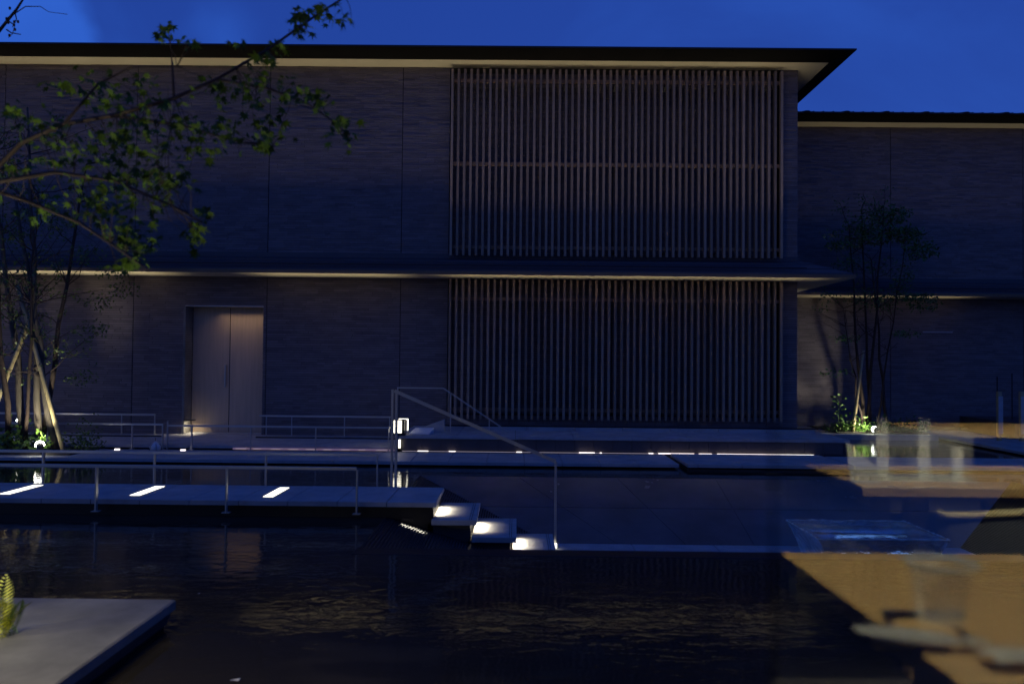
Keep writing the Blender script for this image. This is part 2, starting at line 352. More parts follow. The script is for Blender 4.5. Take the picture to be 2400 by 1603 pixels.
# terrace over the tiled riser
tr = paver_deck('upper_terrace', -1.80, 5.15, 12.30, FY - .02, .315, .9, off=0)
tw = thing('tiled_riser_wall', 'low wall of dark square tiles above the long light strip', 'low wall', (-1.75, 12.33, DK))
MB().box(-1.75, 5.05, 12.345, 12.40, -.1, .265).build('backing', 'gap', tw)
for i in range(23):
    xa = -1.74 + .295 * i
    MB().cbox(xa + .003, xa + .292, 12.325, 12.34, .085, .262, .002).build('tile', 'tile', tw)
MB().box(-1.745, 5.04, 12.318, 12.332, .266, .272).build('trim', 'steel', tw)
# ledge line on the terrace in front of the lattice
lb = thing('terrace_ledge', 'low dark stone ledge running below the lower lattice screen', 'ledge', (0, 13.4, .315))
for i in range(7):
    MB().cbox(-.6 + .8 * i, .19 + .8 * i, 13.35, 13.75, .316, .365).build('slab', 'deck', lb)
# planting terrace at the wing
pt = struct('planting_terrace', MB().cbox(5.0, 8.25, 15.6, 17.46, -.3, .11, .01), 'steps')
pls = MB().cbox(6.35, 8.15, 15.72, 17.3, .05, .135, .02); struct('planting_bed', pls, 'soil')
MB_ = MB().cbox(-9.6, -6.35, 11.35, 12.25, .02, .10, .02); struct('tree_bed', MB_, 'soil')
MB().cbox(9.6, 12.5, 15.4, 17.3, -.2, .38, .01).build('stone_plinth', 'deckside', None, label='dark stone plinth at the right edge behind the pale posts', category='plinth')

# ---- steps
st = thing('stone_steps', 'short flight of lit stone steps going down from the walkway into the basin', 'steps', (-.35, 7.95, FZ))
def step(xa, xb, z, last=False):
    s_ = MB(); s_.cbox(xa, xb, 7.50, 8.40, z - .05, z, .004).build('tread', 'steps', st)
    for q in (.045, .065):
        MB().box(xb - q - .004, xb - q, 7.51, 8.39, z + .0005, z + .0018).build('nosing_groove', 'gap', st)
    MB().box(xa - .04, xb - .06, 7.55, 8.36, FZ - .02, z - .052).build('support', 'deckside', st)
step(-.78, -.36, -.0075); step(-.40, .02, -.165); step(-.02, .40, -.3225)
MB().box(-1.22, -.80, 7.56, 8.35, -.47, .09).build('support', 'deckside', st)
def area(name, loc, rot, sx, sy, e, col=(1, .9, .75), spread=180):
    l = bpy.data.lights.new(name, 'AREA'); l.shape = 'RECTANGLE'; l.size = sx; l.size_y = sy; l.energy = e; l.color = col; l.spread = rad(spread)
    o = bpy.data.objects.new(name, l); COL.objects.link(o); o.location = loc; o.rotation_euler = rot; return o
# small lamps under each nosing
for (xr, z, word) in ((-.74, .15, 'top'), (-.36, -.0075, 'second'), (.02, -.165, 'third')):
    t = thing('step_light', f'small warm light under the {word} nosing of the stone steps', 'light', (xr - .04, 7.95, z - .06), 'lights under the step nosings')
    MB().box(xr - .055, xr - .03, 7.86, 8.04, z - .066, z - .054).build('housing', 'slotlight', t)
    a_ = area('step_lamp', (xr - .010, 7.93, z - .068), (0, rad(-20), 0), .02, .42, 2.4, (1, .88, .66), 110)
    a_.parent = t; a_.matrix_parent_inverse = wmat(t).inverted()

t = thing('step_light', 'small warm light low under the walkway, glinting on the ribbed slope', 'light', (-.98, 7.42, -.02), 'lights under the step nosings')
MB().box(-1.06, -.96, 7.53, 7.55, -.03, -.01).build('housing', 'black', t)
a_ = area('step_lamp', (-.95, 7.48, -.03), (rad(-25), 0, 0), .22, .03, .9, (1, .9, .7), 60)
a_.parent = t; a_.matrix_parent_inverse = wmat(t).inverted()
MB().box(.405, .445, 8.36, 8.40, FZ + .02, FZ + .06).build('post_foot_light', 'slotlight', None, label='tiny white light at the lower foot of the stair handrail', category='light')
# ---- floor lights across the walkway
for i, (x, wd) in enumerate(((-4.93, 'leftmost edge-cropped'), (-3.67, 'middle'), (-2.38, 'rightmost'))):
    t = thing('floor_light', f'{wd} glowing slot set across the walkway', 'floor light', (x, 7.98, .15), 'lit slots across the walkway')
    MB().box(x - .056, x + .056, 7.69, 8.26, .148, .1535).build('frame', 'steel', t)
    MB().box(x - .048, x + .048, 7.70, 8.25, .1535, .157).build('diffuser', 'slotlight', t)

# ================================================================== MAIN BUILDING
def bricks(name, x0, x1, z0, z1, Y, parent, joints=()):
    cuts = sorted([x0] + [j for j in joints if x0 < j < x1] + [x1]); ch = .0415
    for a, bb in zip(cuts[:-1], cuts[1:]):
        mb = MB(); a += .007 if a != x0 else 0; bb -= .007 if bb != x1 else 0
        nrow = int((z1 - z0) / ch); chh = (z1 - z0) / nrow
        for r in range(nrow):
            x = a; z = z0 + r * chh
            while x < bb - .001:
                ln = R.choice((.14, .2, .28, .28, .34)); xe = min(x + ln, bb)
                if bb - xe < .06: xe = bb
                p = R.choice((0, .002, .004, .007, .010)); k = len(mb.v)
                y0 = Y - .012 - p; zz0 = z + .0025; zz1 = z + chh - .0025
                mb.v += [(x + .001, y0, zz0), (xe - .001, y0, zz0), (xe - .001, y0, zz1), (x + .001, y0, zz1), (x + .001, Y, zz0), (xe - .001, Y, zz0), (xe - .001, Y, zz1), (x + .001, Y, zz1)]
                mb.f += [(k, k + 1, k + 2, k + 3), (k + 3, k + 2, k + 6, k + 7), (k, k + 4, k + 5, k + 1), (k + 1, k + 5, k + 6, k + 2), (k, k + 3, k + 7, k + 4)]
                x = xe
        mb.build('brick_cladding', 'brick', parent, kind='stuff')
def eave(prof, name, m, parent, X0, Y, Xc, Yb, corner=True):
    mb = MB(); n = len(prof)
    for (e, z) in prof:
        if corner: mb.v += [(X0, Y - e, z), (Xc + e, Y - e, z), (Xc + e, Yb, z)]
        else: mb.v += [(X0, Y - e, z), (Xc, Y - e, z), (Xc, Y - e, z)]
    for i in range(n - 1):
        a, bb = i * 3, (i + 1) * 3
        mb.f.append((a, a + 1, bb + 1, bb))
        if corner: mb.f.append((a + 1, a + 2, bb + 2, bb + 1))
    return mb.build(name, m, parent)
bld = thing('museum_building', 'long two-storey dark brick building with slatted timber screens across the pond', 'building', (-2, FY, .1))
JM = [CX - .0 - 7.09 - 2.37 * i + .0 for i in range(5)]
JM = [-2.06 - 2.37 * i for i in range(5)]
MB().box(-13, -5.88, FY + .001, 24, 0, 6.70).build('wall', 'mortar', bld)
MB().box(-4.48, -1.22, FY + .001, 24, 0, 6.70).build('wall', 'mortar', bld)
MB().box(-5.88, -4.48, FY + .001, 24, 2.40, 6.70).build('wall', 'mortar', bld)
MB().box(-1.22, CX, FY + .301, 24, 0, 6.70).build('wall', 'mortar', bld)
bricks('b', -12.5, -1.22, 3.36, ZS, FY, bld, JM)
bricks('b', -12.5, -5.87, .13, ZC, FY, bld, JM)
bricks('b', -4.49, -1.22, .13, ZC, FY, bld, JM)
bricks('b', -5.87, -4.49, 2.40, ZC, FY, bld, ())
bricks('b', 4.66, CX, 3.36, ZS, FY, bld, ()); bricks('b', 4.66, CX, .315, ZC, FY, bld, ())
bricks('b', -1.22, 4.66, .315, .52, FY, bld, ())
# the brick wall goes on behind the timber screens, recessed to shade the gaps
bricks('b', -1.21, 4.65, 3.36, ZS, FY + .30, bld, (1.72,)); bricks('b', -1.21, 4.65, .52, ZC, FY + .30, bld, (1.72,))
MB().box(-1.22, 4.66, FY + .001, FY + .299, .3, .52).build('plinth', 'mortar', bld)
MB().box(4.66, CX, FY + .001, FY + .299, .3, 6.70).build('pier', 'mortar', bld)
MB().box(-1.22, 4.66, FY + .001, FY + .60, 6.702, 6.90).build('screen_head', 'frame', bld)
MB().box(-1.22, 4.66, FY + .001, FY + .299, 2.925, 3.36).build('spandrel', 'mortar', bld)
# doorway
dr = MB().box(-5.86, -4.50, FY + .30, FY + .34, .135, 2.395).build('door', 'door', bld)
MB().box(-5.19, -5.18, FY + .294, FY + .300, .14, 2.39).build('door_gap', 'gap', dr)
MB().box(-5.26, -5.24, FY + .25, FY + .29, .95, 1.35).build('handle', 'steel', dr)
MB().box(-5.87, -4.49, FY - .015, FY + .28, .10, .14).build('threshold', 'steps', bld)
MB().box(-5.875, -4.485, FY - .02, FY + .29, 2.388, 2.402).build('lintel', 'steel', bld)
tl_ = area('threshold_lamp', (-5.72, FY + .02, .36), (0, rad(18), 0), .08, .20, 1.6, (1, .86, .62), 150)
tl_.parent = dr; tl_.matrix_parent_inverse = wmat(dr).inverted()
MB().box(-5.862, -5.69, FY - .04, FY + .08, .365, .38).build('threshold_light', 'black', dr)
tl2 = area('lintel_lamp', (-4.75, FY + .12, 2.37), (rad(6), 0, 0), 1.2, .05, 1.0, (1, .72, .42), 120)
tl2.parent = dr; tl2.matrix_parent_inverse = wmat(dr).inverted()
jb = MB()
for i in range(54):
    z = .14 + i * .0415; q = R.uniform(0, .025); jb.box(-5.90, -5.865 + q * .3, FY - .02 - q, FY + .28, z, z + .038)
jb.build('reveal', 'granite', bld, kind='stuff')
# eaves
UPROOF = [(.74, 6.775), (.74, 6.80), (.60, 6.835), (-2.8, 7.65)]
so_ = eave([(0, 6.75), (0, ZS), (.41, ZS)], 'soffit', 'soffit', bld, -14, FY, CX, 26)
eave([(.41, ZS - .012), (.74, 6.775)], 'fascia', 'fascia', bld, -14, FY, CX, 26)
eave([(.41, ZS), (.41, ZS - .012)], 'drip_edge', 'fascia', bld, -14, FY, CX, 26)
eave(UPROOF, 'roof', 'roof', bld, -14, FY, CX, 26)
def canopy(parent, X0, Y, Xc, Yb, corner):
    eave([(0, ZC), (.73, ZC)], 'canopy_soffit', 'soffit', parent, X0, Y, Xc, Yb, corner)
    cf = eave([(.73, ZC), (.735, ZC + .055), (.70, ZC + .06)], 'canopy_edge', 'canopyedge', parent, X0, Y, Xc, Yb, corner)
    pf = [(.70, ZC + .06), (.70, ZC + .085), (.47, ZC + .17), (.47, ZC + .19), (.24, ZC + .275), (.24, ZC + .295), (.03, ZC + .36), (.03, ZC + .44), (0, ZC + .44)]
    eave(pf, 'canopy_roof', 'canopyroof', parent, X0, Y, Xc, Yb, corner)
canopy(bld, -14, FY, CX, WY, True)
# lattice screens
def lattice(name, z0, z1, rails, parent):
    root = MB()
    X0, X1, n = -1.166, 4.62, 53; y = FY - .15
    for k, z in enumerate(rails): pass
    base = MB()
    base.box(X0 - .03, X1 + .03, FY - .115, FY - .075, rails[0] - .03, rails[0] + .03)
    sc = base.build('timber_screen', 'railwood', parent, label=name)
    for z in rails[1:]:
        MB().box(X0 - .03, X1 + .03, FY - .115, FY - .075, z - .03, z + .03).build('rail', 'railwood', sc)
    proto = None
    for i in range(n):
        x = X0 + (X1 - X0) * i / (n - 1)
        if proto is None:
            proto = MB().cbox(-.021, .021, -.205, -.12, z0, z1, .002).build('slat', 'slat', None)
            o = proto; o.location = (x, FY, 0); px = x
        else:
            o = proto.copy(); COL.objects.link(o); o.location = (x, FY, 0)
        o.location.y += R.uniform(-.0015, .0015)
        o.parent = sc; o.matrix_parent_inverse = wmat(sc).inverted()
    for i in range(7):   # steel brackets tying the screen to the wall
        x = X0 + .2 + i * .9
        for z in rails: MB().box(x - .02, x + .02, FY - .08, FY + .28, z - .045, z - .03).build('bracket', 'steel', sc)
lattice('tall upper timber screen with warm brown slats', 3.31, 6.60, [6.42, 4.945, 3.47], bld)
lattice('darker lower timber screen under the canopy', .46, 2.90, [2.56, .62], bld)

# ---- wing
wing = thing('rear_wing', 'lower-looking set back brick wing behind the small tree', 'building', (9, WY, .1))
MB().box(CX - .3, 20, WY + .001, 26, -.1, 6.70).build('wall', 'mortar', wing)
JW = [8.2 + 2.9 * i for i in range(4)]
bricks('b', CX, 15.5, 3.36, ZS, WY, wing, JW); bricks('b', CX, 15.5, .11, ZC, WY, wing, JW)
eave([(0, 6.75), (0, ZS), (.41, ZS)], 'soffit', 'soffit', wing, CX + .01, WY, 20, 26, False)
eave([(.41, ZS), (.41, ZS - .012), (.74, 6.775)], 'fascia', 'fascia', wing, CX + .01, WY, 20, 26, False)
eave([(.74, 6.775), (.74, 6.80), (.60, 6.835), (-3, 7.7)], 'roof', 'roof', wing, CX + .01, WY, 20, 26, False)
for i in range(14):
    x = 6.1 + .84 * i
    MB().lathe((x, WY - .70, 6.79), [(.001, .034), (.05, .030), (.085, .018), (.09, 0)], 10).build('roof_tile_cap', 'roof', wing)
for i in range(60):
    x = 5.2 + i * .21
    MB().tube([(x, WY - .72, 6.802), (x, WY - .1, 6.955)], .018, 5).build('roof_seam', 'roof', wing)
eave([(0, ZC), (.73, ZC)], 'canopy_soffit', 'soffit', wing, CX + .8, WY, 20, 26, False)
eave([(.73, ZC), (.735, ZC + .055), (.70, ZC + .06)], 'canopy_edge', 'canopyedge', wing, CX + .8, WY, 20, 26, False)
eave([(.70, ZC + .06), (.70, ZC + .085), (.47, ZC + .17), (.47, ZC + .19), (.24, ZC + .275), (.24, ZC + .295), (.03, ZC + .36), (.03, ZC + .44), (0, ZC + .44)],
     'canopy_roof', 'canopyroof', wing, CX + .8, WY, 20, 26, False)
MB().box(8.9, 9.55, WY - .03, WY - .018, 2.18, 2.20).build('vent_trim', 'steel', wing)

# ================================================================== RAILINGS
def low_rail(label, Y, x0, x1, zb, zt, posts, side=0.0, drop=0.0, group='low steel rails'):
    t = thing('low_rail', label, 'railing', (x0 if abs(x0) < 9 else x1, Y, zb), group)
    MB().cbox(x0, x1, Y - .019, Y + .019, zt - .026, zt, .003).build('rail', 'steel', t)
    for px in posts:
        MB().box(px - .006, px + .006, Y - .019 + side, Y + .019 + side, zb - drop, zt - .027).build('post', 'steel', t)
        MB().box(px - .035, px + .035, Y - .03 + side, Y + .03 + side, zb - drop, zb - drop + .006).build('foot_plate', 'steel', t)
    return t
XE = -1.475
low_rail('near steel rail along the walkway edge, closest to the camera', 7.43, -9, XE, .15, .485, [XE + .006 - 1.215 * i for i in range(7)], drop=.10)
low_rail('low steel rail on the far edge of the lit walkway', 8.47, -9, XE + .02, .15, .49, [XE + .014 - 1.185 * i for i in range(7)], drop=.16)
low_rail('left steel rail in front of the entrance terrace, ending near the glowing bare doorway', 12.26, -9.5, -5.42, DK, .46, [-9.2, -7.4, -5.9, -5.43])
low_rail('right steel rail in front of the entrance terrace, between doorway and lantern', 12.26, -5.36, -1.93, DK, .445, [-4.98, -4.07, -3.07, -1.95])
low_rail('short steel rail against the brick wall left of the doorway', 13.75, -9.9, -6.22, .13, .50, [-8.0, -6.8, -6.23])
low_rail('short steel rail against the brick wall right of the doorway', 13.75, -4.42, -2.15, .13, .50, [-4.30, -3.86, -2.95, -2.17])
MB().box(-5.36, -5.35, 12.24, 12.28, DK, .50).build('steel_post', 'steel', None, label='lone thin steel post between the two terrace rails left of the doorway', category='post')

hr = thing('stair_handrail', 'tall steel handrail sloping down beside the lit stone steps', 'handrail', (-1.28, 8.45, .15), 'steel handrails')
MB().bar((-1.285, 8.45, 1.155), (.425, 8.45, .43), .036, .034).build('rail', 'steel', hr)
for (x, z0, z1) in ((-1.305, -.02, 1.17), (-1.262, -.02, 1.13), (.43, FZ + .01, .43)):
    MB().box(x - .012, x + .012, 8.43, 8.47, z0, z1).build('post', 'steel', hr)
MB().box(.40, .46, 8.41, 8.49, FZ + .006, FZ + .02).build('foot_plate', 'steel', hr)
h2 = thing('rear_handrail', 'thin steel handrail that dips to the terrace behind the lantern', 'handrail', (-1.1, 12.75, .3), 'steel handrails')
MB().bar((-1.90, 12.75, 1.03), (-1.16, 12.75, 1.03), .03, .022).build('rail', 'steel', h2)
MB().bar((-1.16, 12.75, 1.03), (-.10, 12.75, .335), .03, .022).build('sloping_rail', 'steel', h2)
for (x, z) in ((-1.04, .96), (-.42, .53), (-1.89, 1.02)):
    MB().box(x - .008, x + .008, 12.735, 12.765, .316, z).build('post', 'steel', h2)
# stringer wedge beside the rear steps
ws = MB(); ws.v = [(-1.7, 12.9, .316), (-1.15, 12.9, .316), (-1.15, 12.9, .52), (-1.7, 13.0, .316), (-1.15, 13.0, .316), (-1.15, 13.0, .52)]
ws.f = [(0, 1, 2), (3, 5, 4), (0, 2, 5, 3), (1, 4, 5, 2), (0, 3, 4, 1)]
ws.build('stair_wedge', 'deck', None, label='dark stone wedge on the terrace under the thin sloping handrail', category='stone kerb')

# ================================================================== LIGHT FITTINGS
lt = thing('lantern', 'square glowing garden lantern in a dark frame beside the tall post', 'lantern', (-1.80, 12.55, .32))
x, y, z = -1.80, 12.36, .345
MB().box(x - .10, x + .10, y - .09, y + .09, .316, .35).build('base', 'black', lt)
MB().box(x - .095, x + .045, y - .085, y + .085, .355, .535).build('lit_panel', 'lantern', lt)
MB().box(x + .05, x + .085, y - .088, y + .085, .35, .545).build('dark_panel', 'black', lt)
MB().box(x - .02, x + .125, y + .06, y + .09, .545, .562).build('lit_rim', 'lantern', lt)
MB().box(x + .112, x + .127, y + .06, y + .09, .38, .545).build('lit_rim', 'lantern', lt)
MB().box(x - .105, x + .10, y - .09, y + .055, .546, .556).build('cap', 'black', lt)
MB().box(-1.80, -1.77, 12.29, 12.31, .12, .25).build('wall_light', 'lantern', None, label='small lit panel in the riser directly below the garden lantern', category='wall light')
sg = thing('sign_board', 'pale slanted sign plate lying beside the garden lantern', 'sign', (-1.5, 12.6, .32))
mb = MB(); mb.v = [(-1.66, 12.45, .33), (-1.34, 12.45, .33), (-1.30, 12.75, .40), (-1.60, 12.75, .40), (-1.66, 12.45, .318), (-1.34, 12.45, .318), (-1.30, 12.75, .318), (-1.60, 12.75, .318)]
mb.f = [(0, 1, 2, 3), (4, 7, 6, 5), (0, 4, 5, 1), (1, 5, 6, 2), (2, 6, 7, 3), (3, 7, 4, 0)]
mb.build('plate', 'sign', sg)
# LED strips at the riser foot
ls = thing('led_strip', 'long thin light strip at the foot of the tiled riser wall, brightest at right', 'light strip', (1, 12.28, DK))
MB().box(-1.74, 4.6, 12.285, 12.295, DK + .003, DK + .010).build('channel', 'leddim', ls)
segs = [(-1.50, -1.34, 1), (-1.02, -.92, 1), (.02, .10, 1), (.98, 1.22, 1), (1.30, 1.33, 1), (2.05, 2.12, 1), (2.2, 2.75, 1), (2.82, 3.02, 1), (3.1, 4.58, 1)]
R2 = random.Random(3)
for (xa, xb, _) in segs: MB().box(xa, xb, 12.278, 12.290, DK + .004, DK + .0155).build('lit_segment', 'ledwhite', ls)
lw = thing('warm_strip', 'dim orange light gap under the entrance terrace edge', 'light strip', (-3, 12.28, DK))
MB().box(-4.35, -1.86, 12.27, 12.30, DK + .004, DK + .03).build('glow', 'ledwarm', lw)
for i in range(9): MB().box(-4.3 + .27 * i, -4.2 + .27 * i + R.uniform(0, .06), 12.262, 12.27, DK + .014, DK + .020).build('lit_segment', 'leddim', lw)
for (px, lab) in ((-6.03, 'left'), (-5.03, 'right')):
    MB().box(px - .035, px + .035, 12.05, 12.08, DK + .002, DK + .022).build('marker_light', 'ledwhite', None, label=f'tiny white marker light on the far deck, {lab} one of two', category='light', group='marker lights on the far deck')

def garden_spot(label, loc, aim, energy, size=rad(75)):
    t = thing('garden_spotlight', label, 'spotlight', loc, 'garden spotlights')
    X, Y, Z = loc
    MB().tube([(X, Y + .04, Z - .12), (X, Y + .04, Z)], .012, 8).build('stake', 'black', t)
    d = (Vector(aim) - Vector(loc)).normalized()
    MB().tube([Vector(loc) - d * .07, Vector(loc) + d * .02], [.04, .05], 16).build('body', 'black', t)
    lens = MB(); lens.lathe((0, 0, 0), [(.001, .060), (.032, .052), (.055, .028), (.062, 0)], 16)
    o = lens.build('lens', 'lens', None, smooth=True); o.location = Vector(loc) + d * .021
    o.rotation_euler = d.to_track_quat('Z', 'Y').to_euler(); o.parent = t; o.matrix_parent_inverse = wmat(t).inverted()
    l = bpy.data.lights.new('spot_lamp', 'SPOT'); l.energy = energy; l.spot_size = size; l.spot_blend = .5; l.color = (1, .93, .72); l.shadow_soft_size = .03
    s = bpy.data.objects.new('spot_lamp', l); COL.objects.link(s); s.location = Vector(loc) + d * .09
    s.rotation_euler = d.to_track_quat('-Z', 'Y').to_euler(); s.parent = t; s.matrix_parent_inverse = wmat(t).inverted()
garden_spot('glaring garden spotlight at the foot of the left tree', (-6.70, 11.22, .215), (-7.15, 11.8, .95), 70)
garden_spot('glaring garden spotlight at the foot of the right tree', (7.02, 15.60, .20), (6.70, 15.92, .36), 62, rad(120))
garden_spot('faint small spotlight behind the left tree trunks', (-8.06, 12.95, .40), (-8.1, 13.0, 2.0), 3)

# linear uplights: they wash the two soffits with warm light
def wash(label, x0, x1, Y, z, e, tilt, spread=60):
    t = thing('linear_uplight', label, 'light', ((x0 + x1) / 2, Y, z), 'linear uplights under the soffits')
    MB().box(x0, x1, Y - .02, Y + .02, z, z + .02).build('housing', 'black', t)
    a_ = area('uplight_lamp', ((x0 + x1) / 2, Y, z + .03), (rad(180 + tilt), 0, 0), x1 - x0, .03, e, (1, .86, .52), spread)
    a_.parent = t; a_.matrix_parent_inverse = wmat(t).inverted()
wash('thin dark light bar on the canopy roof of the main building', -12, 4.9, FY - .62, ZC + .16, UPE, -6, 36)
wash('thin dark light bar on the canopy roof of the rear wing', 5.9, 15, WY - .62, ZC + .16, UPE * .22, -6, 36)
wash('thin dark light bar along the terrace foot of the main building left of the doorway', -12, -6.0, FY - .58, .13, LOE * .42, 0, 24)
wash('thin dark light bar along the terrace below the lower timber screen', -1.2, 5.1, FY - .62, .37, LOE * .22, 0, 24)
wash('thin dark light bar between the doorway and the timber screens', -4.4, -2.0, FY - .58, .13, LOE * .13, 0, 24)
wash('thin dark light bar on the planting terrace of the rear wing', 6.2, 15, WY - .50, .14, LOE * .25, 0, 24)

# ================================================================== TREES AND PLANTS
def rv(s=1): return Vector((R.uniform(-1, 1), R.uniform(-1, 1), R.uniform(-1, 1))) * s
def stem(mb, a, b_, r0, r1, wob=.05, n=7, sides=7):
    a = Vector(a); b_ = Vector(b_); ps = []
    for i in range(n + 1):
        t = i / n; p = a.lerp(b_, t) + (rv(wob) * (1 if 0 < i < n else 0)); ps.append(p)
    mb.tube(ps, [r0 + (r1 - r0) * i / n for i in range(n + 1)], sides); return ps
def foliage(mb, c, rx, ry, rz, n, ln, up=.2):
    for i in range(n):
        d = rv(); 
        while d.length > 1: d = rv()
        p = Vector(c) + Vector((d.x * rx, d.y * ry, d.z * rz))
        mb.leaf(p, rv() + Vector((0, 0, up * -1)), rv(), ln * R.uniform(.6, 1.3), ln * R.uniform(.35, .6))
# left tree
tl = thing('left_garden_tree', 'multi-stemmed garden tree lit from below at the left edge', 'tree', (-7.2, 11.9, .1))
LT = []
for (a, b_, r0, r1, m) in (((-7.05, 11.8, .1), (-7.35, 11.8, 5.2), .055, .012, 'bark'), ((-6.78, 11.75, .1), (-7.55, 11.9, 3.8), .05, .02, 'bark'),
                           ((-7.32, 11.9, .1), (-8.0, 12.0, 4.6), .06, .015, 'bark'), ((-7.15, 12.0, .1), (-6.55, 12.0, 4.4), .045, .012, 'barkdark'),
                           ((-7.45, 11.7, .1), (-7.75, 11.6, 4.9), .045, .012, 'barkdark'), ((-7.25, 11.75, .1), (-7.1, 11.7, 3.9), .03, .008, 'barkdark')):
    mb = MB(); LT.append(stem(mb, a, b_, r0, r1, .035)); mb.build('trunk', m, tl, smooth=True)
tb = MB(); cr_ = MB(); tips = []
for ps in LT:
    for k in range(16):
        i = R.randrange(2, len(ps)); p = ps[i]; q = p + Vector((R.uniform(-.7, .9), R.uniform(-.6, .5), R.uniform(.1, .7)))
        pts = stem(tb, p, q, .009, .003, .04, 4, 4); tips += pts[2:]
        q2 = pts[2] + rv(.35); stem(tb, pts[2], q2, .004, .002, .03, 3, 3); tips.append(q2)
tb.build('branches', 'barkdark', tl)
for p in tips:
    if R.random() < .62: foliage(cr_, p, .16, .16, .09, R.randrange(6, 16), .055)
for (cx_, cz_) in ((-6.1, 2.75), (-5.9, 2.5), (-6.3, 2.3), (-6.5, 3.0), (-6.35, 1.9), (-6.5, 1.15), (-7.6, 3.3), (-7.9, 2.6), (-6.9, 3.5)):
    foliage(cr_, (cx_, 11.9, cz_), .28, .22, .13, 90, .055)
cr_.build('crown', 'leaf', tl)
for (xa, xb, zt) in ((-6.55, -7.5, 2.55), (-7.8, -7.2, 2.3)):
    mb = MB(); stem(mb, (xa, 11.55, .1), (xb, 11.9, zt), .035, .03, .0, 6, 9); mb.build('support_pole', 'bamboo', tl, smooth=True)
# right tree
trr = thing('right_garden_tree', 'slender multi-stemmed tree with a dark green crown before the rear wing', 'tree', (7.1, 16.2, .13))
RT = []
for (a, b_, r0, r1) in (((7.05, 16.2, .13), (6.75, 16.2, 4.3), .04, .01), ((7.15, 16.3, .13), (7.5, 16.3, 4.5), .04, .01), ((7.0, 16.1, .13), (6.6, 16.1, 2.6), .022, .006),
                        ((7.25, 16.35, .13), (7.1, 16.4, 4.7), .035, .01), ((7.6, 16.3, .13), (7.25, 16.3, 3.6), .035, .012), ((7.3, 16.2, .13), (7.9, 16.2, 4.0), .025, .006)):
    mb = MB(); RT.append(stem(mb, a, b_, r0, r1, .03)); mb.build('trunk', 'barkdark', trr, smooth=True)
tb = MB(); cr_ = MB(); tips = []
for ps in RT:
    for k in range(12):
        i = R.randrange(3, len(ps)); p = ps[i]; q = p + Vector((R.uniform(-.6, .7), R.uniform(-.5, .5), R.uniform(.1, .6)))
        pts = stem(tb, p, q, .008, .003, .04, 4, 4); tips += pts[2:]
tb.build('branches', 'barkdark', trr)
for p in tips:
    if p.z > 2.6 and R.random() < .75: foliage(cr_, p, .22, .2, .12, R.randrange(14, 30), .06)
for (cx_, cz_, n) in ((7.6, 4.5, 300), (7.9, 4.1, 320), (8.2, 3.8, 260), (7.3, 4.1, 260), (7.0, 4.3, 160), (8.25, 2.75, 160), (8.0, 2.85, 120), (6.6, 3.9, 110), (6.7, 2.0, 50), (6.5, 1.3, 40), (7.9, 2.1, 70)):
    foliage(cr_, (cx_, 16.2, cz_), .38, .3, .2 if n > 150 else .08, int(n * 1.5), .07)
cr_.build('crown', 'leafdark', trr)
mb = MB(); stem(mb, (6.68, 15.85, .12), (7.0, 16.1, 1.75), .034, .026, .0, 5, 9); mb.build('support_pole', 'bamboo', trr, smooth=True)
# ground plants (each bed reads as one mass of leaves)
def bed(name, boxes, m, ln, label, n):
    mb = MB()
    for (x, y, z, rx, ry, rz, k) in boxes:
        for i in range(k):
            p = Vector((x + R.uniform(-rx, rx), y + R.uniform(-ry, ry), z + abs(R.gauss(0, .5)) * rz))
            mb.leaf(p, Vector((R.uniform(-1, 1), R.uniform(-1, .4), R.uniform(-.2, 1))), rv() + Vector((0, -.5, .6)), ln * R.uniform(.6, 1.3), ln * R.uniform(.4, .7))
    return mb.build(name, m, None, kind='stuff', label=label, category='ground cover')
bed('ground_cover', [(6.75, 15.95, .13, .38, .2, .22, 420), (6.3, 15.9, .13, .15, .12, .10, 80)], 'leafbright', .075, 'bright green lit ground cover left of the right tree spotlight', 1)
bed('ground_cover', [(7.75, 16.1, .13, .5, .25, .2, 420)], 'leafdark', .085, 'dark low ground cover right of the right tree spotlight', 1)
bed('ground_cover', [(-7.55, 11.7, .1, .45, .25, .30, 420), (-8.4, 11.8, .1, .5, .3, .35, 250), (-6.85, 11.5, .1, .12, .1, .25, 70)], 'leafbright', .10, 'broad leaved lit ground cover around the left tree trunks', 1)
bed('ground_cover', [(-6.35, 11.75, .1, .22, .2, .35, 380)], 'leaf', .05, 'fine wispy green shrub beside the left tree', 1)
# sapling with round leaves
sp = thing('leafy_sapling', 'small upright plant with round bright leaves left of the bamboo prop', 'plant', (6.42, 15.85, .13))
mb = MB(); stem(mb, (6.42, 15.85, .12), (6.38, 15.85, .92), .008, .004, .02); mb.build('stem', 'leafbright', sp)
for i in range(16):
    a = i * 2.4; z = .25 + i * .042; rr = .05 + .02 * R.random(); c_ = Vector((6.40 + math.cos(a) * .06, 15.85 + math.sin(a) * .06, z))
    d = Vector((math.cos(a), math.sin(a) * .6 - .3, -.2)).normalized(); u = Vector((0, 0, 1)); s_ = d.cross(u).normalized(); nn = 7; pts = []
    for j in range(nn):
        t = 2 * math.pi * j / nn; pts.append(c_ + d * (rr * (1 + math.cos(t))) * .8 + s_ * rr * math.sin(t) * .8 + Vector((0, 0, .02 * math.sin(t * 2) + .3 * rr * math.cos(t))))
    MB().poly(pts).build('leaf', 'leafbright', sp)

